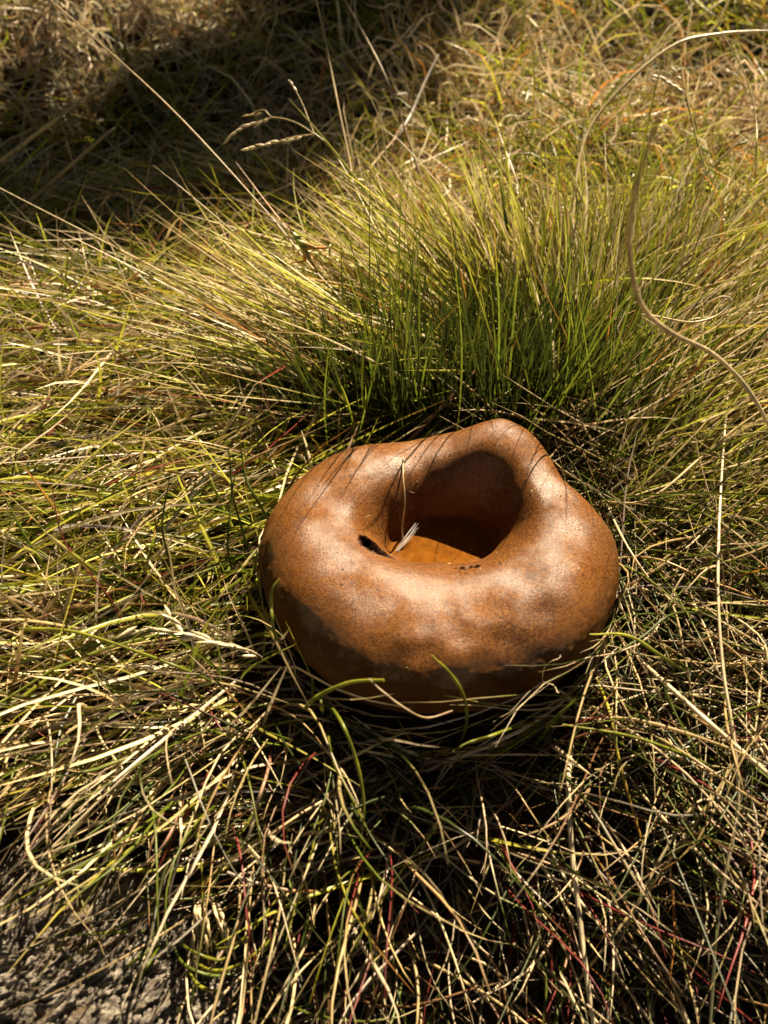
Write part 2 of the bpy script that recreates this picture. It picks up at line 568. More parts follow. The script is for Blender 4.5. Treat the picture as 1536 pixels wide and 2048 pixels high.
def build_mushroom():
    root = empty('mushroom', (0, 0, 0))
    tag(root, 'large brown mushroom with sunken hollow cap sitting in the grass', 'mushroom')
    nth = 420
    th = np.linspace(0, 2 * np.pi, nth, endpoint=False)
    re, rc, zc, rw, cv_ = R_EQ(th), R_CR(th), Z_CR(th), R_WF(th), CONV(th)
    shift = []
    ze = .0235
    rings = []
    # floor
    for t in np.linspace(.02, 1, 22):
        rings.append((rw * t, np.full(nth, Z_FLOOR) + .002 * t ** 2))
        shift.append(1.0)
    zf = Z_FLOOR + .002
    for t in np.linspace(0, 1, 60)[1:]:
        sm = t * t * (3 - 2 * t)
        q = 1 - (1 - t) ** EXPO(th)
        # soft foot so that the wall meets the floor in a curve
        q = q * min(1, .25 + t * 6)
        r = rw + (rc - rw) * (t ** 1.02)
        rings.append((r, zf + (zc - zf) * ((1 - cv_) * (.5 * sm + .5 * np.sin(t * np.pi / 2) ** 1.5) + cv_ * q)))
        shift.append((1 - t) ** 1.2)
    for t in np.linspace(0, 1, 64)[1:]:
        a = t * np.pi / 2
        rings.append((rc + (re - rc) * np.sin(a) ** .92, ze + (zc - ze) * np.cos(a) ** 1.0))
    for t in np.linspace(0, 1, 26)[1:]:
        a = t * np.pi * .93
        rings.append((re - .0065 * (1 - np.cos(a)), ze - .0155 * np.sin(a * .5) ** 1.0 * (1 if a < np.pi else 1)))
    r_l = rings[-1][0]
    z_l = rings[-1][1]
    for t in np.linspace(0, 1, 10)[1:]:
        rings.append((r_l + (.016 - r_l) * t, z_l + .004 * np.sin(t * np.pi / 2) + 0 * th))
    nr = len(rings)
    RR = np.array([r for r, z in rings])
    ZZ = np.array([z + 0 * th for r, z in rings])
    SH = np.array(shift + [0.0] * (nr - len(shift)))[:, None]
    X = RR * np.cos(th)[None] + SH * PIT[0]
    Y = RR * np.sin(th)[None] + SH * PIT[1]
    V = np.stack([X, Y, ZZ], 2)
    # normals for displacement
    dr = np.gradient(V, axis=0)
    dt = (np.roll(V, -1, 1) - np.roll(V, 1, 1))
    N = np.cross(dt, dr)
    N /= np.linalg.norm(N, axis=2, keepdims=True) + 1e-12
    flip = np.sign(N[100, :, 2].mean())
    N *= flip
    # torn spots in the hollow
    def on_cap(px, py):
        r = ray(px, py)
        r = r / np.linalg.norm(r)
        w_ = V[:82].reshape(-1, 3) - CAM
        al = w_ @ r
        off = np.linalg.norm(w_ - al[:, None] * r, axis=1)
        near = np.where(off < .0012)[0]
        k = near[np.argmin(al[near])]
        return V[:82].reshape(-1, 3)[k], N[:82].reshape(-1, 3)[k]
    holes = []
    for (px, py), (ax, ay), rot, dep in (((752, 1094), (.0066, .0046), -.38, .0066), ((935, 1128), (.0040, .0011), .15, .0040)):
        c_, n_ = on_cap(px, py)
        u_ = np.cross(n_, (0, 1, .2))
        u_ = u_ / np.linalg.norm(u_)
        if u_[0] < 0:
            u_ = -u_
        v_ = np.cross(n_, u_)
        if v_[1] < 0:
            v_ = -v_
        holes.append((c_, u_ * math.cos(rot) + v_ * math.sin(rot), -u_ * math.sin(rot) + v_ * math.cos(rot), ax, ay, dep))
    disp = np.zeros((nr, nth))
    col = np.zeros((nr, nth, 3))
    for i in range(nr):
        for j in range(nth):
            x, y, z = V[i, j]
            p = (x, y, z)
            d = .0012 * fbm(p, 24, 2) + .00022 * fbm((x + 3, y, z), 75, 2)
            # pocked, lumpy shoulder on the front of the ring
            ang = math.degrees(th[j])
            front = math.exp(-((ang - 275) / 42) ** 2) * math.exp(-((RR[i, j] - .053) / .010) ** 2)
            d += front * .0021 * mnoise.noise(Vector((x * 95, y * 95, z * 95 + 4)))
            lw = math.exp(-((ang - 150) / 40) ** 2) * math.exp(-((RR[i, j] - .043) / .012) ** 2)
            d += lw * .0013 * mnoise.noise(Vector((x * 80 + 7, y * 80, z * 80)))
            # scaly outer band on the left and front
            sc = min(1, max(0, (i - 108) / 18)) if i < 150 else max(0, 1 - (i - 150) / 12)
            scl = sc * (math.exp(-((ang - 215) / 45) ** 2) + .8 * math.exp(-((ang - 295) / 28) ** 2) + .45 * math.exp(-((ang - 340) / 22) ** 2))
            if scl > .02:
                d += scl * .0009 * abs(fbm((x, y, z + 2), 170, 4))
            lf = sc * math.exp(-((ang - 200) / 20) ** 2)
            if lf > .02:
                d -= lf * .0022 * max(0, fbm((x, y, z + 5), 60, 3) * 1.2 + .1 * fbm((x, y, z), 300, 2))
            dark = scl * .35 + 1.15 * sc * math.exp(-((ang - 302) / 17) ** 2) * math.exp(-((RR[i, j] - .066) / .010) ** 2)
            dark += 1.3 * sc * math.exp(-((ang - 199) / 17) ** 2) * max(0, .15 + 2.2 * fbm((x, y, z + 5), 60, 3))
            col[i, j, 0] = min(1, max(0, dark))
            if i < 80:
                k = max(0, min(1, (.0265 - z) / .004))
                col[i, j, 1] = k
                for c_, u_, v_, ax, ay, dep in holes:
                    q = np.array(p) - c_
                    if abs(q[0]) > .02 or abs(q[1]) > .02:
                        continue
                    e = math.hypot(q @ u_ / ax, q @ v_ / ay) + .25 * mnoise.noise(Vector((x * 500, y * 500, 0)))
                    if e < 1.6:
                        d -= dep * max(0, min(1, (1.15 - e) / .35))
                        d += .0004 * math.exp(-((e - 1.25) / .18) ** 2)
                        col[i, j, 2] = max(col[i, j, 2], max(0, min(1, (1.5 - e) / .2)))
            disp[i, j] = d
    Nd = N.copy()
    V = V + Nd * disp[:, :, None]
    # vertical push for the holes
    cen = np.array([[0, 0, V[0, :, 2].mean()]])
    Vf = np.concatenate([V.reshape(-1, 3), cen])
    cf = np.concatenate([col.reshape(-1, 3), [[0, 1, 0]]])
    i0 = (np.arange(nr - 1) * nth)[:, None]
    j0 = np.arange(nth)[None]
    j1 = (j0 + 1) % nth
    Q = np.stack([i0 + j0, i0 + nth + j0, i0 + nth + j1, i0 + j1], 2).reshape(-1, 4)
    T = np.stack([np.full(nth, nr * nth), np.arange(nth), (np.arange(nth) + 1) % nth], 1)
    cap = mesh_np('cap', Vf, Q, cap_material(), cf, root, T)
    global CAP_BVH
    CAP_BVH = BVHTree.FromPolygons([tuple(v) for v in Vf.astype(float)], [tuple(int(i) for i in q) for q in Q])
    # stem
    k = 40
    rows = []
    for t in np.linspace(0, 1, 24):
        a = np.linspace(0, 2 * np.pi, k, endpoint=False)
        r = .017 + .006 * (1 - t) ** 2 + .003 * t ** 4 + .0012 * np.sin(3 * a + 4 * t)
        rows.append(np.stack([r * np.cos(a), r * np.sin(a), np.full(k, -.02 + .035 * t)], 1))
    Vs = np.array(rows).reshape(-1, 3)
    i0 = (np.arange(23) * k)[:, None]
    j0 = np.arange(k)[None]
    Qs = np.stack([i0 + j0, i0 + (j0 + 1) % k, i0 + k + (j0 + 1) % k, i0 + k + j0], 2).reshape(-1, 4)
    mesh_np('stem', Vs, Qs, pore_material(), None, root)
    return cap


CAP = build_mushroom()


def cap_hit(px, py, lift=0.0):
    r = ray(px, py)
    r = r / np.linalg.norm(r)
    p, nrm, _, d = CAP_BVH.ray_cast(Vector(CAM), Vector(r))
    return CAM + r * (d - lift)


# ------------------------------------------------------------------ grass fields
def build_fields():
    # --- big tussock behind the mushroom
    tus = empty('grass_tussock', (.06, .12, 0))
    tus.location = (0, 0, 0)
    tag(tus, 'big yellow green grass tussock fanning out right behind the mushroom', 'grass tussock')
    n = 2900
    u = rng.normal(0, 1, (n, 2))
    x = .085 + u[:, 0] * .055
    y = .135 + np.abs(u[:, 1]) * .035 + .012 * np.sin(x * 60)
    ok = not_cap(x, y, .012) & (x > -.03 + .3 * (y - .13))
    x, y = x[ok], y[ok]
    n = len(x)
    az = np.arctan2(y - .08, (x - .085) * 1.7) + rng.normal(0, .5, n)
    az = np.clip(az, -.3, 3.4)
    left = np.clip(np.cos(az) * -1.3, 0, 1)
    right = np.clip(np.cos(az) * 1.2, 0, 1)
    side = np.maximum(left, right)
    tilt = rng.uniform(.1, 1.05, n) * (1 - side) + rng.uniform(.95, 1.36, n) * side
    L = (.04 + .07 * rng.random(n) ** 1.5) * (1 - side) + (rng.uniform(.07, .185, n) * left + rng.uniform(.06, .14, n) * right) * (side > 0)
    L = np.clip(L, .04, .19) * np.where(x < .06, .78, .9) * np.where(rng.random(n) < .06, 1.25, 1)
    bend = rng.uniform(-.05, .5, n) * (1 - .6 * side)
    w = rng.uniform(.0012, .0022, n)
    field('blades', on_ground(x, y), az, tilt, L, bend, w, {'green': 5, 'ygreen': 3, 'dgreen': 2, 'straw': 1},
          {'lime': 5, 'pale': 3, 'straw': 3, 'ygreen': 3, 'orange': .8}, nseg=8, wig=.10, parent=tus, n_parts=220, tip_from=.38)
    # upright core next to the cap, shade of the upper blades put into its dark green
    n = 1900
    x = rng.normal(.035, .05, n)
    y = .092 + np.abs(rng.normal(0, .03, n))
    ok = not_cap(x, y, .010)
    x, y = x[ok], y[ok]
    n = len(x)
    az = np.arctan2(y - .03, x - .03) + rng.normal(0, .45, n)
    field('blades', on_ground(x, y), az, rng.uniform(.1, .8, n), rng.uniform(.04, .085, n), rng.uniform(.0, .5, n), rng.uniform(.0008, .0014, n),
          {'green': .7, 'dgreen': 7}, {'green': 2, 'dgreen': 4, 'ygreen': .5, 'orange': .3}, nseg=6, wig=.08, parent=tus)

    # long blades swept out low over the turf on the left
    n = 420
    x = rng.uniform(-.035, .07, n)
    y = rng.uniform(.105, .17, n)
    az = rng.normal(2.75, .28, n)
    field('blades', on_ground(x, y), az, rng.uniform(.95, 1.38, n), rng.uniform(.10, .185, n), rng.uniform(-.1, .3, n), rng.uniform(.0010, .0017, n),
          {'green': 3, 'ygreen': 3, 'straw': 3}, {'lime': 4, 'pale': 4, 'straw': 3, 'orange': .5}, nseg=9, wig=.07, parent=tus, tip_from=.35)
    # a few tall upright blades whose shadows fall across the cap
    n = 120
    x = np.concatenate([rng.normal(-.02, .02, 45), rng.normal(.07, .025, 75)])
    y = .088 + rng.random(n) * .02
    ok = not_cap(x, y, .008)
    x, y = x[ok], y[ok]
    n = len(x)
    az = rng.uniform(0, 6.28, n)
    field('blades', on_ground(x, y), az, rng.uniform(.0, .35, n), rng.uniform(.075, .16, n), rng.uniform(-.1, .4, n), rng.uniform(.0008, .0013, n),
          {'green': 4, 'dgreen': 4}, {'green': 3, 'ygreen': 2, 'orange': .6}, nseg=8, wig=.08, parent=tus)

    # --- tussock on the right, combed outwards
    tr = empty('grass_tussock')
    tag(tr, 'flattened green and straw tussock combed out to the right of the mushroom', 'grass tussock')
    n = 3000
    x = rng.normal(.135, .05, n)
    y = rng.normal(.085, .045, n)
    ok = not_cap(x, y, .006) & (x > .03)
    x, y = x[ok], y[ok]
    n = len(x)
    az = np.clip(rng.normal(.45, .42, n), -.6, 1.5)
    field('blades', on_ground(x, y), az, rng.uniform(.75, 1.35, n), rng.uniform(.07, .17, n), rng.uniform(.0, .5, n), rng.uniform(.0009, .0017, n),
          {'green': 4, 'ygreen': 4, 'straw': 4, 'dgreen': 2, 'pale': 2}, {'straw': 4, 'pale': 4, 'lime': 2, 'ygreen': 2, 'orange': .7}, nseg=8, wig=.10, parent=tr, n_parts=150, tip_from=.45)

    # --- turf left of the mushroom
    n = 11000
    x = rng.uniform(-.42, .02, n)
    y = rng.uniform(-.10, .42, n)
    ok = not_cap(x, y, .004) & ~((x > -.03) & (y > -.05)) & ~((y < -.068) & (x < -.075))
    x, y = x[ok], y[ok]
    n = len(x)
    flat = rng.random(n) < .72
    az = np.where(flat, rng.normal(3.5, .42, n) + np.where(rng.random(n) < .3, np.pi, 0), rng.uniform(0, 6.28, n))
    tilt = np.where(flat, rng.uniform(1.1, 1.5, n), rng.uniform(.3, 1.2, n))
    L = np.where(flat, rng.uniform(.06, .14, n), rng.uniform(.03, .075, n))
    pn = np.array([mnoise.noise(Vector((a * 14, b * 14, 0))) for a, b in zip(x, y)])
    g = pn + rng.normal(0, .25, n) + np.clip(y * 3, -.35, .06) > -.02
    for nm, sel, base, tip in (('grass', g, {'ygreen': 5, 'green': 5, 'lime': 2, 'dgreen': 2}, {'ygreen': 3, 'straw': 3, 'orange': 1}),
                               ('dry_grass', ~g, {'straw': 4, 'pale': 5, 'brown': 1.5, 'grey': 1.5, 'red': .5}, {'pale': 4, 'straw': 2})):
        o = field(nm, on_ground(x[sel], y[sel]), az[sel], tilt[sel], L[sel], rng.uniform(-.1, .5, sel.sum()), rng.uniform(.0010, .0021, sel.sum()), base, tip,
                  nseg=6, wig=.12, mat=M_GRASS if nm == 'grass' else M_STRAW)
        tag(o, 'short green turf blades among straw left of the mushroom' if nm == 'grass' else 'flattened pale dry grass left of the mushroom', None, None, 'stuff')

    # --- front bank, hanging towards the camera
    fr = empty('hanging_grass_clump')
    tag(fr, 'loose clump of thin grass hanging down the bank below the mushroom', 'grass clump')
    n = 1750
    x = rng.uniform(-.27, .27, n)
    y = rng.uniform(-.17, -.045, n)
    ok = not_cap(x, y, -.006) & ~((x < -.078 - .25 * (y + .15)) & (y < -.080) & (rng.random(len(x)) < .9))
    x, y = x[ok], y[ok]
    n = len(x)
    az = -np.pi / 2 + rng.normal(0, .75, n) + x * 1.5
    field('blades', on_ground(x, y), az, rng.uniform(.5, 1.3, n), rng.uniform(.03, .10, n), rng.uniform(.3, 1.5, n), rng.uniform(.0008, .0014, n) * np.where(rng.random(n) < .15, 1.5, 1),
          {'green': 3.5, 'dgreen': 3, 'straw': 4, 'pale': 6, 'red': 2, 'brown': 3, 'grey': 2, 'ygreen': .5}, {'straw': 3, 'pale': 4, 'green': 2, 'red': 1.2, 'orange': .8},
          nseg=8, wig=.22, shape='tube', parent=fr, n_parts=280, lift=.003)
    # fine dead litter on the bank
    n = 2000
    x = rng.uniform(-.3, .3, n)
    y = rng.uniform(-.19, -.03, n)
    ok = not_cap(x, y, -.006) & ~((x < -.075 - .25 * (y + .15)) & (y < -.09))
    x, y = x[ok], y[ok]
    n = len(x)
    o = field('grass_litter', on_ground(x, y, 0), rng.uniform(0, 6.28, n), rng.uniform(1.0, 1.6, n), rng.uniform(.02, .06, n), rng.uniform(0, .6, n), rng.uniform(.0003, .0006, n),
              {'brown': 5, 'straw': 1, 'dgreen': 2, 'red': .4, 'grey': .6}, None, nseg=5, wig=.25, mat=M_STRAW, lift=.002)
    tag(o, 'fine dark dead grass litter on the bank', None, None, 'stuff')

    # --- right of the mushroom, criss-cross
    n = 2300
    x = rng.uniform(.06, .30, n)
    y = rng.uniform(-.09, .10, n)
    ok = not_cap(x, y, .003)
    x, y = x[ok], y[ok]
    n = len(x)
    o = field('grass', on_ground(x, y), rng.normal(.1, .9, n) + np.where(rng.random(n) < .35, np.pi, 0), rng.uniform(.8, 1.5, n), rng.uniform(.05, .12, n), rng.uniform(0, .5, n),
              rng.uniform(.0007, .0013, n), {'green': 2.5, 'dgreen': 4, 'straw': 3, 'pale': 3, 'grey': 1, 'brown': 2}, {'straw': 2, 'pale': 2, 'green': 2}, nseg=7, wig=.12, shape='tube')
    tag(o, 'criss-cross dark green and straw grass right of the mushroom', None, None, 'stuff')

    # --- background meadow
    n = 24000
    y = .22 + 1.25 * rng.random(n) ** 1.25
    x = rng.uniform(-1, 1, n) * (.33 + .55 * y) - .02
    ok = ~((y < .30) & (x > -.06) & (x < .2))
    x, y = x[ok], y[ok]
    n = len(x)
    pn = np.array([mnoise.noise(Vector((a * 6, b * 5, 1.3))) for a, b in zip(x, y)])
    g = pn + .35 * np.clip(x, -.5, .5) + rng.normal(0, .3, n) > .02
    sc = 1 + .25 * np.clip(y - .3, 0, 1)
    sc = sc * np.where((x < -.04) & (y < .5), .5, 1)
    az = rng.uniform(0, 6.28, n)
    tilt = rng.uniform(.5, 1.45, n)
    for nm, sel, base, tip in (('grass', g, {'ygreen': 4, 'green': 4, 'lime': 1, 'orange': .6}, {'ygreen': 2, 'straw': 3, 'orange': 1.5}),
                               ('dry_grass', ~g, {'straw': 4, 'pale': 6, 'brown': 1.5, 'orange': .7}, {'pale': 3, 'straw': 2})):
        m = sel.sum()
        o = field(nm, on_ground(x[sel], y[sel]), az[sel], tilt[sel], rng.uniform(.035, .12, m) * sc[sel], rng.uniform(.1, 1.2, m), rng.uniform(.0012, .0026, m),
                  base, tip, nseg=5, wig=.3 if nm == 'grass' else .55, mat=M_GRASS if nm == 'grass' else M_STRAW, cap_clear=False)
        tag(o, 'green and orange meadow grass behind the tussock' if nm == 'grass' else 'tangled dry meadow grass behind the tussock', None, None, 'stuff')


build_fields()


# ------------------------------------------------------------------ single stalks, straws and blades that can be picked out
def catmull(pts, m):
    P = np.array(pts, float)
    P = np.vstack([2 * P[0] - P[1], P, 2 * P[-1] - P[-2]])
    out = []
    k = len(P) - 3
    for t in np.linspace(0, k - 1e-6, m):
        i = int(t)
        u = t - i
        a, b, c, d = P[i:i + 4]
        out.append(.5 * ((2 * b) + (-a + c) * u + (2 * a - 5 * b + 4 * c - d) * u * u + (-a + 3 * b - 3 * c + d) * u ** 3))
    return np.array(out)


def pos(p):
    px, py, d = p
    if isinstance(d, tuple):
        return gnd(px, py, d[0])
    return at_d(px, py, d)


def strand(name, pts, w, c0, c1, parent=None, m=22, tip=.25, mat=None, base=1.0):
    """tube through the points, root first, tip last"""
    P = catmull([pos(p) if len(p) == 3 and not isinstance(p, np.ndarray) else p for p in pts], m)
    s = np.linspace(0, 1, m)
    P = P + rng.normal(0, 1, 3)[None] * .0003 * np.sin(s * 9)[:, None]
    W = w * (base + (1 - base) * s) * (1 - (1 - tip) * np.clip((s - .55) / .45, 0, 1) ** 1.5) * (1 + .06 * np.sin(s * 40 + rng.uniform(0, 6)))
    C = np.array(PAL[c0])[None] * (1 - s[:, None]) + np.array(PAL[c1])[None] * s[:, None]
    C = C * (1 + .18 * np.sin(s * 25 + rng.uniform(0, 6)))[:, None]
    V, Q, CC = blade_arrays(P[None], W[None], C[None], 'tube', sides=6)
    return mesh_np(name, V[0], Q[0], mat or M_STRAW, CC[0], parent)


def spikelet_mesh():
    k, m = 6, 7
    rows = []
    for i in range(m):
        t = i / (m - 1)
        r = .5 * math.sin(math.pi * min(1, t ** .8 * .97 + .03)) ** 1.1 * (1 - .3 * t)
        rows.append([(r * math.cos(2 * math.pi * a / k), .7 * r * math.sin(2 * math.pi * a / k), t) for a in range(k)])
    V = np.array(rows).reshape(-1, 3)
    Q = [(i * k + a, i * k + (a + 1) % k, (i + 1) * k + (a + 1) % k, (i + 1) * k + a) for i in range(m - 1) for a in range(k)]
    return V, np.array(Q)


SPK_V, SPK_Q = spikelet_mesh()


def spikelets(parent, path, n, length, width, col, spread=.35, m=60):
    P = catmull([pos(p) for p in path], m)
    for i in range(n):
        j = int((i + .5) / n * (m - 2))
        d = P[j + 1] - P[j]
        d = d / np.linalg.norm(d)
        d = d + rng.normal(0, spread, 3)
        d /= np.linalg.norm(d)
        s1 = np.cross(d, rng.normal(0, 1, 3))
        s1 /= np.linalg.norm(s1)
        s2 = np.cross(d, s1)
        L = length * rng.uniform(.75, 1.2)
        Wd = width * rng.uniform(.8, 1.2)
        V = P[j] + SPK_V[:, :1] * s1 * Wd + SPK_V[:, 1:2] * s2 * Wd + SPK_V[:, 2:] * d * L
        C = np.repeat(np.array(PAL[col])[None] * rng.uniform(.75, 1.15), len(V), 0)
        mesh_np('spikelet', V, SPK_Q, M_STRAW, C, parent)


def single(name, pts, w, c0, c1, label, cat, group=None, **kw):
    o = strand(name, pts, w, c0, c1, **kw)
    return tag(o, label, cat, group)


def build_stalks():
    G = lambda h: (h,)
    # ---- long stems rising over the tussock
    single('dry_stalk', [(800, 745, G(-.004)), (765, 715, .405), (700, 620, .412), (620, 530, .42), (530, 420, .43), (330, 205, .44), (95, -5, .45), (40, -50, .45)], .0011, 'brown', 'straw',
           'long thin reddish brown grass stem slanting up past the grasshopper', 'grass stem', m=40, tip=.6)
    single('dry_stalk', [(790, 790, G(-.004)), (720, 745, .385), (600, 680, .39), (430, 600, .395), (240, 500, .40), (0, 375, .41), (-80, 330, .41)], .0010, 'straw', 'pale',
           'long pale straw stem lying leftwards over the turf out of the tussock', 'grass stem', m=36, tip=.6)
    single('dry_stalk', [(-150, 560, G(-.004)), (-60, 362, .52), (0, 322, .52), (110, 240, .52), (212, 165, .53)], .0034, 'straw', 'straw',
           'blurred thick straw over the shaded hollow, upper one of two', 'straw', tip=.5)
    single('dry_stalk', [(-120, 620, G(-.004)), (-40, 490, .50), (0, 455, .50), (80, 385, .51), (200, 280, .52), (230, 255, .53)], .0026, 'brown', 'straw',
           'blurred thick straw over the shaded hollow, lower one of two', 'straw', tip=.5)
    # branched seed stalk
    t = empty('seed_stalk')
    tag(t, 'dry branching grass stalk with nodding seed heads above the tussock', 'seed stalk')
    strand('stem', [(860, 700, G(-.004)), (800, 560, .425), (722, 400, .45), (690, 340, .455), (660, 295, .46), (629, 268, .46)], .0013, 'ygreen', 'straw', t, m=30, tip=.7)
    strand('branch', [(629, 268, .46), (590, 245, .462), (550, 235, .463), (515, 245, .464), (470, 262, .465), (452, 278, .465)], .0008, 'straw', 'straw', t, tip=.6)
    strand('branch', [(629, 268, .46), (600, 272, .46), (550, 285, .458), (488, 300, .456)], .0008, 'straw', 'straw', t, tip=.6)
    strand('branch', [(629, 268, .46), (612, 225, .463), (596, 190, .465), (580, 160, .466)], .0006, 'straw', 'straw', t, tip=.6)
    strand('branch', [(550, 235, .463), (525, 222, .464), (485, 232, .465)], .0006, 'straw', 'straw', t, tip=.6)
    spikelets(t, [(545, 236, .463), (500, 250, .464), (452, 278, .465)], 7, .0075, .0024, 'pale', .14)
    spikelets(t, [(610, 272, .46), (550, 286, .458), (490, 300, .456)], 8, .0075, .0022, 'pale', .12)
    spikelets(t, [(530, 224, .464), (490, 231, .465)], 3, .006, .0018, 'straw', .14)
    spikelets(t, [(598, 192, .465), (582, 163, .466)], 2, .007, .0022, 'pale', .08)
    # tall brown stems at the top
    single('dry_stalk', [(760, 640, G(-.004)), (712, 420, .48), (700, 320, .49), (672, 180, .50), (640, 40, .51), (622, -30, .51)], .0018, 'brown', 'straw',
           'tall brown stem standing up behind the branching seed stalk', 'grass stem', m=30, tip=.6)
    t = empty('seed_stalk')
    tag(t, 'tall brown stalk with one narrow seed spike against the shaded hollow', 'seed stalk')
    strand('stem', [(900, 520, G(-.004)), (850, 380, .52), (800, 230, .53), (760, 130, .54), (690, 0, .55), (670, -40, .55)], .0019, 'brown', 'straw', t, m=30, tip=.6)
    strand('branch', [(826, 310, .527), (820, 200, .53), (792, 125, .53)], .0008, 'straw', 'straw', t, tip=.6)
    spikelets(t, [(822, 195, .53), (805, 155, .53), (788, 115, .53)], 8, .009, .0032, 'straw', .15)
    single('dry_straw', [(760, 400, G(-.004)), (790, 290, .56), (830, 210, .57), (878, 110, .58)], .0028, 'grey', 'grey',
           'blurred grey straw leaning beside the narrow seed spike', 'straw', tip=.7)
    single('dry_straw', [(640, 420, G(-.004)), (580, 360, .62), (520, 332, .60), (440, 320, .59), (356, 314, .58)], .0030, 'brown', 'straw',
           'blurred pale straw lying in the shaded hollow', 'straw', tip=.6)
    # right background
    single('dry_straw', [(1140, 480, G(-.004)), (1168, 290, .50), (1240, 180, .50), (1345, 90, .50), (1440, 68, .50), (1536, 64, .50), (1600, 70, .50)], .0024, 'straw', 'pale',
           'arched pale straw bowing over the meadow on the far right', 'straw', m=30, tip=.5)
    t = empty('seed_stalk')
    tag(t, 'green stalk with small cream seed heads above the right tussock', 'seed stalk')
    strand('stem', [(1450, 640, G(-.004)), (1420, 380, .45), (1400, 300, .455), (1372, 190, .46), (1360, 120, .465)], .0013, 'ygreen', 'straw', t, m=26, tip=.5)
    strand('branch', [(1380, 210, .46), (1350, 175, .46), (1310, 152, .46)], .0006, 'straw', 'pale', t, tip=.6)
    spikelets(t, [(1376, 190, .46), (1345, 170, .46), (1310, 152, .46)], 5, .006, .0026, 'pale', .15)
    spikelets(t, [(1368, 165, .462), (1350, 143, .463)], 2, .006, .0026, 'pale', .1)
    single('dry_stalk', [(1500, 520, G(-.004)), (1511, 330, .44), (1512, 240, .445), (1490, 150, .45), (1443, 62, .455)], .0010, 'straw', 'straw',
           'thin wavy straw stem at the right edge of the meadow', 'grass stem', tip=.5)
    # curled blurred straw close to the lens
    single('curled_straw', [(1560, 900, G(-.003)), (1526, 835, .275), (1480, 765, .255), (1420, 705, .24), (1350, 665, .225), (1292, 615, .21), (1264, 540, .195), (1258, 450, .182), (1280, 340, .172), (1320, 225, .162)],
           .0014, 'pale', 'straw', 'blurred curled straw rising close to the lens on the right', 'straw', m=44, tip=.5)
    single('curled_straw', [(1540, 760, G(-.002)), (1290, 640, .33), (1380, 645, .33), (1435, 630, .33), (1462, 603, .33), (1445, 594, .33), (1415, 606, .332)], .0011, 'pale', 'pale',
           'pale straw with its end curled into a hook', 'straw', m=40, tip=.6)
    # ---- right and bottom right long straws
    single('dry_straw', [(1465, 700, G(.03)), (1452, 830, .355), (1440, 1010, .31), (1436, 1180, .285), (1446, 1340, .27), (1468, 1480, .262), (1476, 1620, .26), (1450, 1750, .26), (1430, 1900, .262), (1418, 2080, .268)], .0013, 'pale', 'pale',
           'very long wavy pale straw hanging down right of the mushroom', 'straw', m=46, tip=.7)
    single('dry_straw', [(1270, 1310, G(-.002)), (1330, 1365, .285), (1400, 1430, .27), (1470, 1490, .262), (1545, 1555, .258)], .0021, 'pale', 'pale',
           'thick white straw slanting down to the right edge', 'straw', tip=.8)
    single('dry_straw', [(1145, 1480, G(-.002)), (1138, 1560, .282), (1143, 1700, .275), (1160, 1850, .27), (1180, 1990, .265), (1196, 2090, .265)], .0022, 'pale', 'pale',
           'thick white straw hanging straight down the bank', 'straw', tip=.8)
    single('dry_straw', [(1560, 1395, .28), (1480, 1510, .275), (1390, 1650, .272), (1290, 1790, .272), (1180, 1930, .275), (1070, 2060, G(.004))], .0013, 'straw', 'straw',
           'long thin straw crossing the bank down to the left', 'straw', tip=.7)
    single('dry_straw', [(1535, 1760, .276), (1460, 1640, .272), (1400, 1600, .27), (1330, 1700, .27), (1260, 1840, .272), (1200, 1980, G(.006))], .0011, 'pale', 'straw', 'bent pale straw folded over on the lower bank', 'straw', tip=.6)
    single('dry_straw', [(1190, 1350, G(-.002)), (1215, 1420, .288), (1235, 1500, .282), (1262, 1600, .278), (1290, 1720, .276), (1300, 1830, .276)], .0014, 'ygreen', 'orange',
           'yellow stem turning orange below the right rim of the mushroom', 'grass stem', tip=.5)
    single('dry_straw', [(1210, 1000, G(.004)), (1250, 1080, .318), (1300, 1160, .31), (1345, 1215, .305), (1370, 1320, .298), (1395, 1450, .29), (1405, 1560, .285)], .0012, 'pale', 'straw',
           'kinked white straw in the dark grass right of the cap', 'straw', tip=.6)
    single('dry_straw', [(1180, 1000, G(.01)), (1290, 1000, .33), (1400, 920, .335), (1480, 850, .335), (1550, 800, .335)], .0015, 'straw', 'straw', 'tan straw running from the cap to the right edge', 'straw', tip=.7)
    single('dry_straw', [(1200, 1120, G(.006)), (1320, 1120, .318), (1430, 1165, .31), (1545, 1215, .305)], .0010, 'straw', 'orange', 'orange tinted straw stretched across the dark grass right of the cap', 'straw', tip=.7)
    # ---- left side
    single('dry_stalk', [(270, 1300, G(-.002)), (225, 1205, .30), (165, 1130, .29), (125, 1075, .285), (103, 970, .28)], .0008, 'red', 'red', 'single dark red stem standing in the left turf', 'grass stem', tip=.5)
    single('dry_straw', [(0, 1080, G(.01)), (110, 960, .36), (230, 840, .37), (340, 760, .375), (400, 715, .38)], .0009, 'straw', 'straw', 'thin straight straw crossing the left turf diagonally', 'straw', tip=.6)
    for k, (p, lab) in enumerate((([(500, 1120, G(-.002)), (470, 1010, .305), (462, 940, .30), (452, 880, .297)], 'upright dark green blade left of the cap, bent at its foot'),
                                  ([(560, 1090, G(-.002)), (520, 1010, .305), (490, 950, .30), (478, 880, .297)], 'upright dark green blade touching the left rim of the cap'),
                                  ([(470, 1160, G(-.002)), (455, 1080, .30), (462, 1000, .297), (478, 930, .293)], 'curved dark green blade crossing another left of the cap'),
                                  ([(350, 1180, G(-.002)), (330, 1090, .305), (328, 1020, .30), (338, 950, .297)], 'lone upright green blade in the middle of the left turf'))):
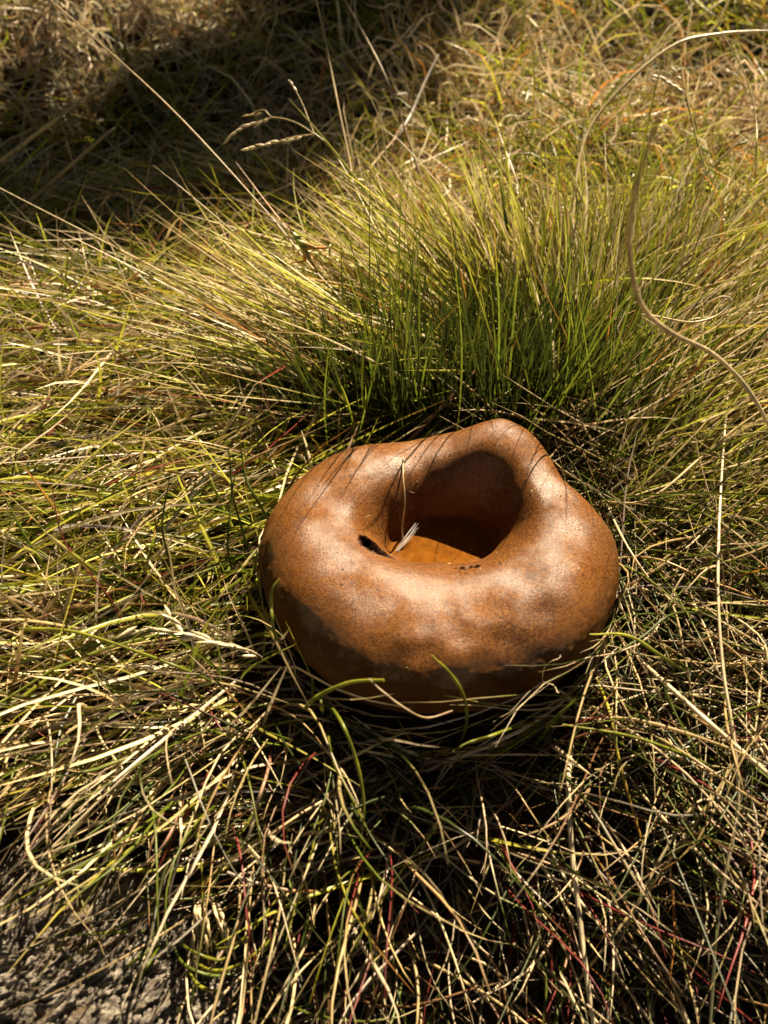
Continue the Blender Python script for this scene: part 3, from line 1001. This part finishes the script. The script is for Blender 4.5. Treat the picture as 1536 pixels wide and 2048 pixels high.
        single('grass_shoot', p, .0011, 'dgreen', 'green', lab, 'grass blade', mat=M_GRASS, tip=.25)
    # ---- blades in front of the cap
    single('grass_shoot', [(560, 1300, G(.002)), (548, 1250, .263), (540, 1215, .259), (545, 1180, .257), (560, 1155, .256)], .0014, 'green', 'ygreen', 'bright green blade curving up against the left side of the cap', 'grass blade', mat=M_GRASS, tip=.4)
    single('grass_shoot', [(598, 1425, G(.003)), (620, 1405, .262), (645, 1388, .256), (700, 1365, .249), (767, 1360, .243)], .0017, 'green', 'ygreen', 'thick green blade bent across the shaded front of the cap', 'grass blade', mat=M_GRASS, tip=.6)
    single('grass_shoot', [(642, 1392, .257), (643, 1412, .258), (646, 1431, G(.003))], .0014, 'green', 'ygreen', 'short green stub hanging from the bent blade before the cap', 'grass blade', mat=M_GRASS, tip=.8)
    single('grass_shoot', [(915, 1500, G(.003)), (934, 1450, .262), (926, 1395, .250), (900, 1345, .243), (864, 1310, .239)], .0014, 'dgreen', 'ygreen', 'green blade arching up over the front of the cap', 'grass blade', mat=M_GRASS, tip=.4)
    single('dry_straw', [(905, 1422, .262), (850, 1434, .258), (800, 1412, .252), (765, 1382, .247), (738, 1356, .243)], .0009, 'brown', 'pale', 'pale curved straw hanging under the front of the cap', 'straw', tip=.5)
    single('grass_shoot', [(640, 1390, G(.003)), (680, 1440, .258), (712, 1520, .256), (728, 1610, .257), (722, 1695, .259)], .0015, 'green', 'ygreen', 'long bright green blade hanging down below the cap', 'grass blade', mat=M_GRASS, tip=.4)
    single('grass_shoot', [(655, 1420, G(.002)), (660, 1500, .262), (690, 1570, .26), (735, 1660, .26)], .0012, 'green', 'ygreen', 'thinner green blade beside the long hanging one', 'grass blade', mat=M_GRASS, tip=.4)
    single('grass_shoot', [(1090, 1440, G(.002)), (1000, 1465, .262), (950, 1480, .26), (905, 1505, .258)], .0012, 'ygreen', 'green', 'curved light green blade in the dark under the cap', 'grass blade', mat=M_GRASS, tip=.4)
    single('grass_shoot', [(1060, 1500, G(.002)), (1110, 1440, .268), (1152, 1396, .262)], .0013, 'green', 'green', 'straight green blade pointing up to the right below the cap', 'grass blade', mat=M_GRASS, tip=.5)
    single('grass_shoot', [(1455, 1545, G(.004)), (1370, 1510, .268), (1250, 1470, .264), (1125, 1448, .262)], .0014, 'green', 'ygreen', 'long green blade lying sideways across the lower right bank', 'grass blade', mat=M_GRASS, tip=.4)
    single('grass_shoot', [(1385, 1350, G(.003)), (1320, 1310, .275), (1250, 1270, .268), (1180, 1268, .262)], .0014, 'green', 'lime', 'light green blade arching towards the right rim of the cap', 'grass blade', mat=M_GRASS, tip=.4)
    single('grass_shoot', [(1470, 1245, G(.003)), (1360, 1225, .285), (1290, 1270, .275), (1205, 1320, .27)], .0012, 'dgreen', 'green', 'dark green blade crossing the arched one by the right rim', 'grass blade', mat=M_GRASS, tip=.4)
    single('grass_shoot', [(40, 1258, .29), (150, 1265, .285), (270, 1300, .28), (370, 1340, .278), (440, 1372, G(.004))], .0015, 'ygreen', 'green', 'long light green blade lying over the left edge of the bank', 'grass blade', mat=M_GRASS, tip=.6)
    # small bits on the lower bank
    single('dry_straw', [(545, 1480, G(-.002)), (530, 1560, .262), (510, 1630, .26), (493, 1676, .26)], .0014, 'red', 'pale', 'reddish straw with a pale cut end on the left bank', 'straw', tip=.8)
    single('dry_straw', [(150, 1690, G(.004)), (110, 1760, .262), (60, 1800, .262), (-10, 1850, .264)], .0013, 'straw', 'brown', 'brown straw lying over the top of the rock', 'straw', tip=.7)
    single('dry_straw', [(380, 1560, G(.003)), (345, 1660, .262), (300, 1720, .26), (245, 1750, .26), (215, 1805, .262)], .0012, 'red', 'pale', 'red stem with a white tip hanging over the rock', 'straw', tip=.6)
    single('dry_straw', [(365, 1560, G(.003)), (362, 1650, .262), (350, 1740, .26), (340, 1805, .262)], .0011, 'pale', 'pale', 'short white straw hanging down beside the rock', 'straw', tip=.6)
    single('dry_straw', [(455, 1745, .262), (520, 1768, .26), (590, 1782, .26), (660, 1783, G(.012))], .0013, 'grey', 'orange', 'rusty orange straw lying level on the lower bank', 'straw', tip=.7)
    # pale oat-like seed head on the left
    t = empty('oat_grass')
    tag(t, 'cream oat-like seed head lying in the grass left of the cap', 'oat grass')
    strand('stem', [(545, 1330, G(.003)), (500, 1302, .275), (450, 1290, .272), (380, 1270, .27), (330, 1262, .27)], .0008, 'pale', 'pale', t, tip=.4)
    spikelets(t, [(520, 1315, .274), (450, 1288, .272), (385, 1270, .27)], 9, .008, .0019, 'pale', .25)
    spikelets(t, [(400, 1272, .27), (330, 1262, .27), (260, 1250, .268)], 6, .0085, .0019, 'pale', .28)
    spikelets(t, [(370, 1255, .268), (335, 1230, .267)], 3, .008, .0019, 'pale', .2)
    # fine root wisp at the lower right edge of the cap
    t = empty('root_wisp')
    tag(t, 'fine pale root wisp curling at the lower right edge of the cap', 'root')
    strand('fibre', [(1085, 1362, .272), (1088, 1340, .266), (1100, 1322, .262), (1120, 1316, .262), (1122, 1310, .263)], .00028, 'pale', 'pale', t)
    strand('fibre', [(1085, 1362, .272), (1050, 1392, .268), (1018, 1425, .266), (985, 1446, .266)], .00028, 'grey', 'pale', t)
    strand('fibre', [(1085, 1362, .272), (1100, 1368, .268), (1112, 1380, .267), (1118, 1384, .267)], .0006, 'straw', 'pale', t, tip=.9)
    strand('fibre', [(1085, 1362, .272), (1020, 1380, .268), (980, 1402, .266), (960, 1440, .266)], .00028, 'brown', 'brown', t)


build_stalks()


# ------------------------------------------------------------------ straw and feather in the hollow
def build_hollow_bits():
    path = [cap_hit(px, py, li) for px, py, li in ((806, 1084, -.001), (806, 1050, .004), (807, 1010, .005), (808, 965, .004), (808, 915, .0015))]
    single('dry_straw', path, .0009, 'straw', 'straw', 'short upright straw standing in the hollow of the cap', 'straw', tip=.8)
    f = empty('feather')
    tag(f, 'small white downy feather in the hollow of the cap', 'feather')
    m, n, l, bs = new_mat('feather_down')
    bs.inputs['Base Color'].default_value = (.85, .80, .74, 1)
    bs.inputs['Roughness'].default_value = .5
    tr = n.new('ShaderNodeBsdfTransparent')
    ms = n.new('ShaderNodeMixShader')
    ms.inputs[0].default_value = .55
    l.new(bs.outputs[0], ms.inputs[1])
    l.new(tr.outputs[0], ms.inputs[2])
    l.new(ms.outputs[0], n['Material Output'].inputs[0])
    base = cap_hit(794, 1102, .0)
    tip = cap_hit(832, 1046, .006)
    k = 26
    P = np.zeros((k, 7, 3))
    for i in range(k):
        u = rng.normal(0, 1)
        end = tip + np.array([.0011, .0001, -.0003]) * u + (base - tip) * rng.uniform(0, .35) + rng.normal(0, .0004, 3)
        mid = (base + end) / 2 + np.array([.0008, 0, .0006]) * u * .8
        P[i] = catmull([base + rng.normal(0, .0004, 3), mid, end], 7)
    W = np.full((k, 7), .00022) * np.linspace(1.2, .5, 7)[None]
    C = np.ones((k, 7, 3))
    V, Q, CC = blade_arrays(P, W, C, 'ribbon')
    v = mesh_np('barbs', V.reshape(-1, 3), Q.reshape(-1, 4), m, None, f)
    v['kind'] = 'stuff'
    P1 = catmull([base, (base + tip) / 2 + np.array([0, 0, .001]), tip], 9)
    V, Q, CC = blade_arrays(P1[None], np.linspace(.0007, .0002, 9)[None], np.ones((1, 9, 3)) * .6, 'tube', sides=5)
    mesh_np('quill', V[0], Q[0], M_STRAW, CC[0], f)


build_hollow_bits()


def build_grit():
    V, Q, C = [], [], []
    k = 0
    while k < 110:
        x, y = rng.normal(.0, .04, 2)
        p, nrm, _, d = CAP_BVH.ray_cast(Vector((x, y, .2)), Vector((0, 0, -1)))
        if p is None or p.z < .018:
            continue
        nrm = np.array(nrm) * (1 if nrm[2] > 0 else -1)
        a = np.cross(nrm, rng.normal(0, 1, 3))
        a /= np.linalg.norm(a)
        b = np.cross(nrm, a)
        L = rng.uniform(.0002, .0006) * (3 if rng.random() < .18 else 1)
        W = rng.uniform(.00015, .0003)
        c = np.array(p) + nrm * .0001
        b0 = len(V)
        for u, v, h in ((-1, -1, 0), (1, -1, 0), (1, 1, 0), (-1, 1, 0), (-.7, -.6, 1), (.8, -.5, 1), (.6, .7, 1), (-.6, .6, 1)):
            V.append(c + a * u * L * rng.uniform(.7, 1.1) + b * v * W * rng.uniform(.7, 1.1) + nrm * (h * W * 1.2 - .0001))
        for q in ((4, 5, 6, 7), (0, 1, 5, 4), (1, 2, 6, 5), (2, 3, 7, 6), (3, 0, 4, 7)):
            Q.append([b0 + i for i in q])
        col = np.array(PAL[('brown', 'brown', 'straw', 'dgreen')[rng.integers(4)]]) * rng.uniform(.15, .7)
        C += [col] * 8
        k += 1
    o = mesh_np('grit', V, np.array(Q), M_STRAW, np.array(C), smooth=False)
    tag(o, 'dark grit and tiny grass crumbs scattered on the mushroom cap', None, None, 'stuff')


build_grit()


# ------------------------------------------------------------------ rock
def rock_material():
    m, n, l, b = new_mat('grey_schist')
    tc = n.new('ShaderNodeTexCoord')
    mp = n.new('ShaderNodeMapping')
    mp.inputs['Rotation'].default_value = (0, 0, math.radians(-25))
    mp.inputs['Scale'].default_value = (1, 2.4, 2.4)
    l.new(tc.outputs['Object'], mp.inputs['Vector'])
    def noise(sc, de=8, ro=.65):
        t = n.new('ShaderNodeTexNoise')
        t.inputs['Scale'].default_value = sc
        t.inputs['Detail'].default_value = de
        t.inputs['Roughness'].default_value = ro
        l.new(mp.outputs[0], t.inputs['Vector'])
        return t.outputs['Fac']
    cr = n.new('ShaderNodeValToRGB')
    e = cr.color_ramp.elements
    e[0].position, e[0].color = .36, (.022, .016, .012, 1)
    e[1].position, e[1].color = .62, (.66, .58, .47, 1)
    x = e.new(.5)
    x.color = (.25, .20, .15, 1)
    l.new(noise(170, 9, .75), cr.inputs[0])
    c2 = n.new('ShaderNodeValToRGB')
    c2.color_ramp.elements[0].position, c2.color_ramp.elements[0].color = .52, (0, 0, 0, 1)
    c2.color_ramp.elements[1].position, c2.color_ramp.elements[1].color = .68, (.7, .7, .7, 1)
    l.new(noise(22, 4), c2.inputs[0])
    mx = n.new('ShaderNodeMix')
    mx.data_type = 'RGBA'
    l.new(c2.outputs[0], mx.inputs[0])
    l.new(cr.outputs[0], mx.inputs[6])
    mx.inputs[7].default_value = (.30, .19, .075, 1)
    l.new(mx.outputs[2], b.inputs['Base Color'])
    b.inputs['Roughness'].default_value = .55
    bp = n.new('ShaderNodeBump')
    bp.inputs['Strength'].default_value = 1
    bp.inputs['Distance'].default_value = .0045
    l.new(noise(520, 8, .75), bp.inputs['Height'])
    l.new(bp.outputs[0], b.inputs['Normal'])
    return m


def build_rock():
    c = np.array([-.195, -.155, -.073])
    rad = np.array([.118, .066, .052])
    nu, nv = 760, 300
    u = np.linspace(0, 2 * np.pi, nu, endpoint=False)
    v = np.linspace(.001, 2.0, nv)
    U, W = np.meshgrid(u, v)
    D = np.stack([np.sin(W) * np.cos(U), np.sin(W) * np.sin(U), np.cos(W)], 2)
    S = np.sign(D) * np.abs(D) ** .75
    V = c + S * rad
    ca, sa = math.cos(-.45), math.sin(-.45)
    for i in range(nv):
        for j in range(nu):
            p = V[i, j]
            q = Vector((p[0] * ca - p[1] * sa, (p[0] * sa + p[1] * ca) * 2.2, p[2] * 2.2))
            d = .006 * mnoise.fractal(q * 24, .8, 2.1, 5) + .0050 * abs(mnoise.fractal(q * 95, .7, 2.0, 4)) + .0026 * mnoise.noise(q * 230) + .0018 * (abs(mnoise.noise(q * 460)) + .6 * mnoise.noise(q * 800))
            V[i, j] += D[i, j] * d
    i0 = (np.arange(nv - 1) * nu)[:, None]
    j0 = np.arange(nu)[None]
    Q = np.stack([i0 + j0, i0 + nu + j0, i0 + nu + (j0 + 1) % nu, i0 + (j0 + 1) % nu], 2).reshape(-1, 4)
    o = mesh_np('rock', V.reshape(-1, 3), Q, rock_material())
    tag(o, 'rough grey and ochre rock showing under the hanging grass', 'rock')


build_rock()


# ------------------------------------------------------------------ small tuft rooted at the edge of the rock
def build_rock_tuft():
    t = empty('grass_tuft')
    tag(t, 'small green grass tuft rooted at the edge of the rock', 'grass tuft')
    for k, p in enumerate(([(340, 1860, G_(-.002)), (250, 1865, .262), (150, 1868, .263)], [(340, 1860, G_(-.002)), (420, 1940, .256), (520, 1900, .258), (590, 1810, .262)],
                           [(345, 1862, G_(-.002)), (370, 1930, .255), (470, 1945, .256), (570, 1870, .26)], [(350, 1865, G_(-.002)), (460, 1895, .256), (560, 1790, .262)],
                           [(340, 1862, G_(-.002)), (300, 1900, .258), (230, 1955, .26), (195, 2020, .264)], [(345, 1866, G_(-.002)), (395, 1970, .256), (455, 1975, .258)],
                           [(340, 1862, G_(-.002)), (300, 1920, .256), (250, 2000, .26)], [(345, 1858, G_(-.002)), (380, 1900, .256), (440, 1920, .256), (480, 1890, .26)])):
        strand('blade', p, .0013, ('green', 'ygreen', 'green', 'dgreen')[k % 4], ('green', 'ygreen')[k % 2], t, mat=M_GRASS, tip=.4)
    for k in range(12):
        a = rng.uniform(-25, 25, 2)
        strand('dead_sheath', [(415 + a[0], 1800 + a[1] * .6, G_(.006)), (420 + a[0] * 1.4, 1840 + a[1], .262), (432 + a[0] * 2, 1900 + a[1] * 1.4, .264)], .0014, 'pale', 'straw', t, tip=.5, m=10)


G_ = lambda h: (h,)
build_rock_tuft()


# ------------------------------------------------------------------ grasshopper
def build_grasshopper():
    d0 = .416
    J = {  # joint: px, py, depth offset (minus = nearer), radius in m
        'head': (584, 464, -.001, .0013), 'neck': (590, 473, -.001, .0013), 'thor': (598, 484, -.0012, .0017), 'thor2': (607, 497, -.001, .0017),
        'abd1': (616, 511, .0, .0015), 'abd2': (626, 527, .001, .0012), 'abd3': (636, 543, .002, .0006),
        'f1': (606, 472, -.003, .00035), 'f2': (580, 471, -.002, .0002), 'f3': (577, 478, -.001, .00015),
        'm1': (633, 495, -.004, .0004), 'm2': (618, 508, -.003, .00025), 'm3': (619, 519, -.002, .00015),
        'h1': (622, 495, -.002, .0011), 'h2': (640, 496, -.003, .0009), 'h3': (660, 495, -.003, .00045), 'h4': (658, 525, -.002, .00028), 'h5': (662, 566, .0, .0002), 'h6': (668, 572, .0, .00012),
        'g1': (606, 512, .002, .0010), 'g2': (612, 522, .003, .0009), 'g3': (590, 524, .003, .0004), 'g4': (570, 532, .003, .0002)}
    E_ = [('head', 'neck'), ('neck', 'thor'), ('thor', 'thor2'), ('thor2', 'abd1'), ('abd1', 'abd2'), ('abd2', 'abd3'), ('neck', 'f1'), ('f1', 'f2'), ('f2', 'f3'),
          ('thor', 'm1'), ('m1', 'm2'), ('m2', 'm3'), ('thor2', 'h1'), ('h1', 'h2'), ('h2', 'h3'), ('h3', 'h4'), ('h4', 'h5'), ('h5', 'h6'), ('abd1', 'g1'), ('g1', 'g2'), ('g2', 'g3'), ('g3', 'g4')]
    keys = list(J)
    P = {k: at_d(v[0], v[1], d0 + v[2]) for k, v in J.items()}
    root = empty('grasshopper')
    tag(root, 'small green and orange grasshopper clinging to a stem above the tussock', 'grasshopper')
    me = bpy.data.meshes.new('skeleton')
    S = 100.0   # grown at a larger scale, the skin modifier dislikes tiny radii
    me.from_pydata([tuple(P[k] * S) for k in keys], [(keys.index(a), keys.index(b)) for a, b in E_], [])
    tmp = bpy.data.objects.new('skeleton', me)
    COL.objects.link(tmp)
    tmp.modifiers.new('skin', 'SKIN')
    for i, k in enumerate(keys):
        sv = me.skin_vertices[0].data[i]
        sv.radius = (J[k][3] * S, J[k][3] * S)
        sv.use_root = (k == 'thor2')
    ss = tmp.modifiers.new('sub', 'SUBSURF')
    ss.levels = ss.render_levels = 2
    dg = bpy.context.evaluated_depsgraph_get()
    ev = bpy.data.meshes.new_from_object(tmp.evaluated_get(dg))
    nV = len(ev.vertices)
    co = np.zeros(nV * 3, np.float32)
    ev.vertices.foreach_get('co', co)
    co = co.reshape(-1, 3) / S
    polys = [tuple(p.vertices) for p in ev.polygons]
    quads = np.array([p for p in polys if len(p) == 4])
    tris = [p for p in polys if len(p) == 3]
    bpy.data.objects.remove(tmp)
    cj = {'head': (.05, .06, .015), 'neck': (.12, .16, .02), 'thor': (.16, .22, .03), 'thor2': (.08, .10, .02), 'abd1': (.06, .05, .015), 'abd2': (.10, .06, .015), 'abd3': (.12, .07, .02),
          'f1': (.22, .20, .07), 'f2': (.30, .24, .10), 'm1': (.24, .18, .08), 'm2': (.3, .24, .12), 'h1': (.30, .13, .02), 'h2': (.36, .14, .015), 'h3': (.10, .05, .02), 'h4': (.22, .12, .05), 'h5': (.16, .08, .03),
          'g1': (.3, .12, .02), 'g2': (.40, .16, .02), 'g3': (.14, .06, .02), 'g4': (.2, .12, .05)}
    A = np.array([P[k] for k in keys])
    d = np.linalg.norm(co[:, None] - A[None], axis=2)
    wgt = 1 / (d + 1e-4) ** 3
    wgt /= wgt.sum(1, keepdims=True)
    C = 1.7 * wgt @ np.array([cj.get(k, (.2, .13, .05)) for k in keys])
    mesh_np('body', co, quads, M_STRAW, C, root, tris if len(tris) else None)
    for b in ([(582, 459, d0 - .002), (577, 440, d0 - .003), (573, 420, d0 - .004), (571, 405, d0 - .004)], [(579, 461, d0 - .001), (560, 448, d0 - .001), (540, 440, d0 - .001), (520, 436, d0 - .001)]):
        strand('antenna', b, .00055, 'brown', 'brown', root, tip=.5)
    m, n, l, bs = new_mat('insect_eye')
    bs.inputs['Base Color'].default_value = (.03, .02, .012, 1)
    bs.inputs['Roughness'].default_value = .15
    for px, py, dd in ((587, 461, -.0018), (581, 462, -.0016)):
        c = at_d(px, py, d0 + dd)
        u, v = np.meshgrid(np.linspace(0, 2 * np.pi, 10, endpoint=False), np.linspace(.05, np.pi - .05, 7))
        V = c + np.stack([.0005 * np.sin(v) * np.cos(u), .0006 * np.sin(v) * np.sin(u), .0007 * np.cos(v)], 2)
        i0 = (np.arange(6) * 10)[:, None]
        j0 = np.arange(10)[None]
        Q = np.stack([i0 + j0, i0 + 10 + j0, i0 + 10 + (j0 + 1) % 10, i0 + (j0 + 1) % 10], 2).reshape(-1, 4)
        mesh_np('eye', V.reshape(-1, 3), Q, m, None, root)


build_grasshopper()


# ------------------------------------------------------------------ shrub on the sun side, beyond the top of the picture, whose shade lies in the hollow
def build_shrub():
    root = empty('shrub', (0, 0, 0))
    tag(root, 'leafy shrub standing beyond the meadow that shades the hollow', 'shrub')
    lobes = []
    for gx, gy, t, rx, ry, rz, n in ((-.27, .285, 1.85, .17, .04, .035, 420), (-.34, .36, 1.75, .15, .06, .05, 420), (-.15, .37, 1.75, .07, .05, .04, 230), (-.20, .47, 1.65, .16, .09, .07, 800), (-.14, .60, 1.5, .17, .11, .08, 950), (-.06, .76, 1.35, .15, .13, .08, 900), (-.40, .48, 1.7, .10, .09, .06, 350)):
        c = np.array([gx, gy, -.01]) + SUN * t
        lobes.append((c, rx, ry, rz, n))
    Vs, Cs = [], []
    for c, rx, ry, rz, n in lobes:
        p = rng.normal(0, 1, (n, 3))
        p /= np.linalg.norm(p, axis=1, keepdims=True)
        p *= rng.random((n, 1)) ** .45
        p = c + p * np.array([rx, ry, rz]) * (1 + .25 * rng.normal(0, 1, (n, 1)))
        d = rng.normal(0, 1, (n, 3))
        d /= np.linalg.norm(d, axis=1, keepdims=True)
        s = np.cross(d, rng.normal(0, 1, (n, 3)))
        s /= np.linalg.norm(s, axis=1, keepdims=True)
        L = rng.uniform(.03, .055, (n, 1))
        Vs.append(np.stack([p, p + d * L * .45 + s * L * .3, p + d * L, p + d * L * .45 - s * L * .3], 1))
        Cs.append(np.repeat((np.array(PAL['green']) * rng.uniform(.6, 1.2, (n, 1)))[:, None], 4, 1))
    V = np.concatenate(Vs)
    C = np.concatenate(Cs)
    Q = np.arange(len(V) * 4).reshape(-1, 4)
    cr = mesh_np('crown', V.reshape(-1, 3), Q, M_GRASS, C.reshape(-1, 3), root)
    cr['kind'] = 'stuff'
    fx, fy = .6, 2.0
    foot = np.array([fx, fy, float(terr(fx, fy)) - .03])
    fork = np.mean([c for c, *_ in lobes], axis=0) + np.array([.02, .12, -.35])
    P = catmull([foot, (foot + fork) / 2 + np.array([.03, .02, 0]), fork], 12)
    V, Q, CC = blade_arrays(P[None], np.linspace(.07, .045, 12)[None], np.ones((1, 12, 3)) * np.array(PAL['brown']) * .7, 'tube', sides=9)
    mesh_np('trunk', V[0], Q[0], M_STRAW, CC[0], root)
    for c, *_ in lobes:
        P = catmull([fork - np.array([0, 0, .02]), (fork + c) / 2 + np.array([0, 0, .03]), c], 10)
        V, Q, CC = blade_arrays(P[None], np.linspace(.034, .008, 10)[None], np.ones((1, 10, 3)) * np.array(PAL['brown']) * .7, 'tube', sides=7)
        mesh_np('limb', V[0], Q[0], M_STRAW, CC[0], root)


build_shrub()
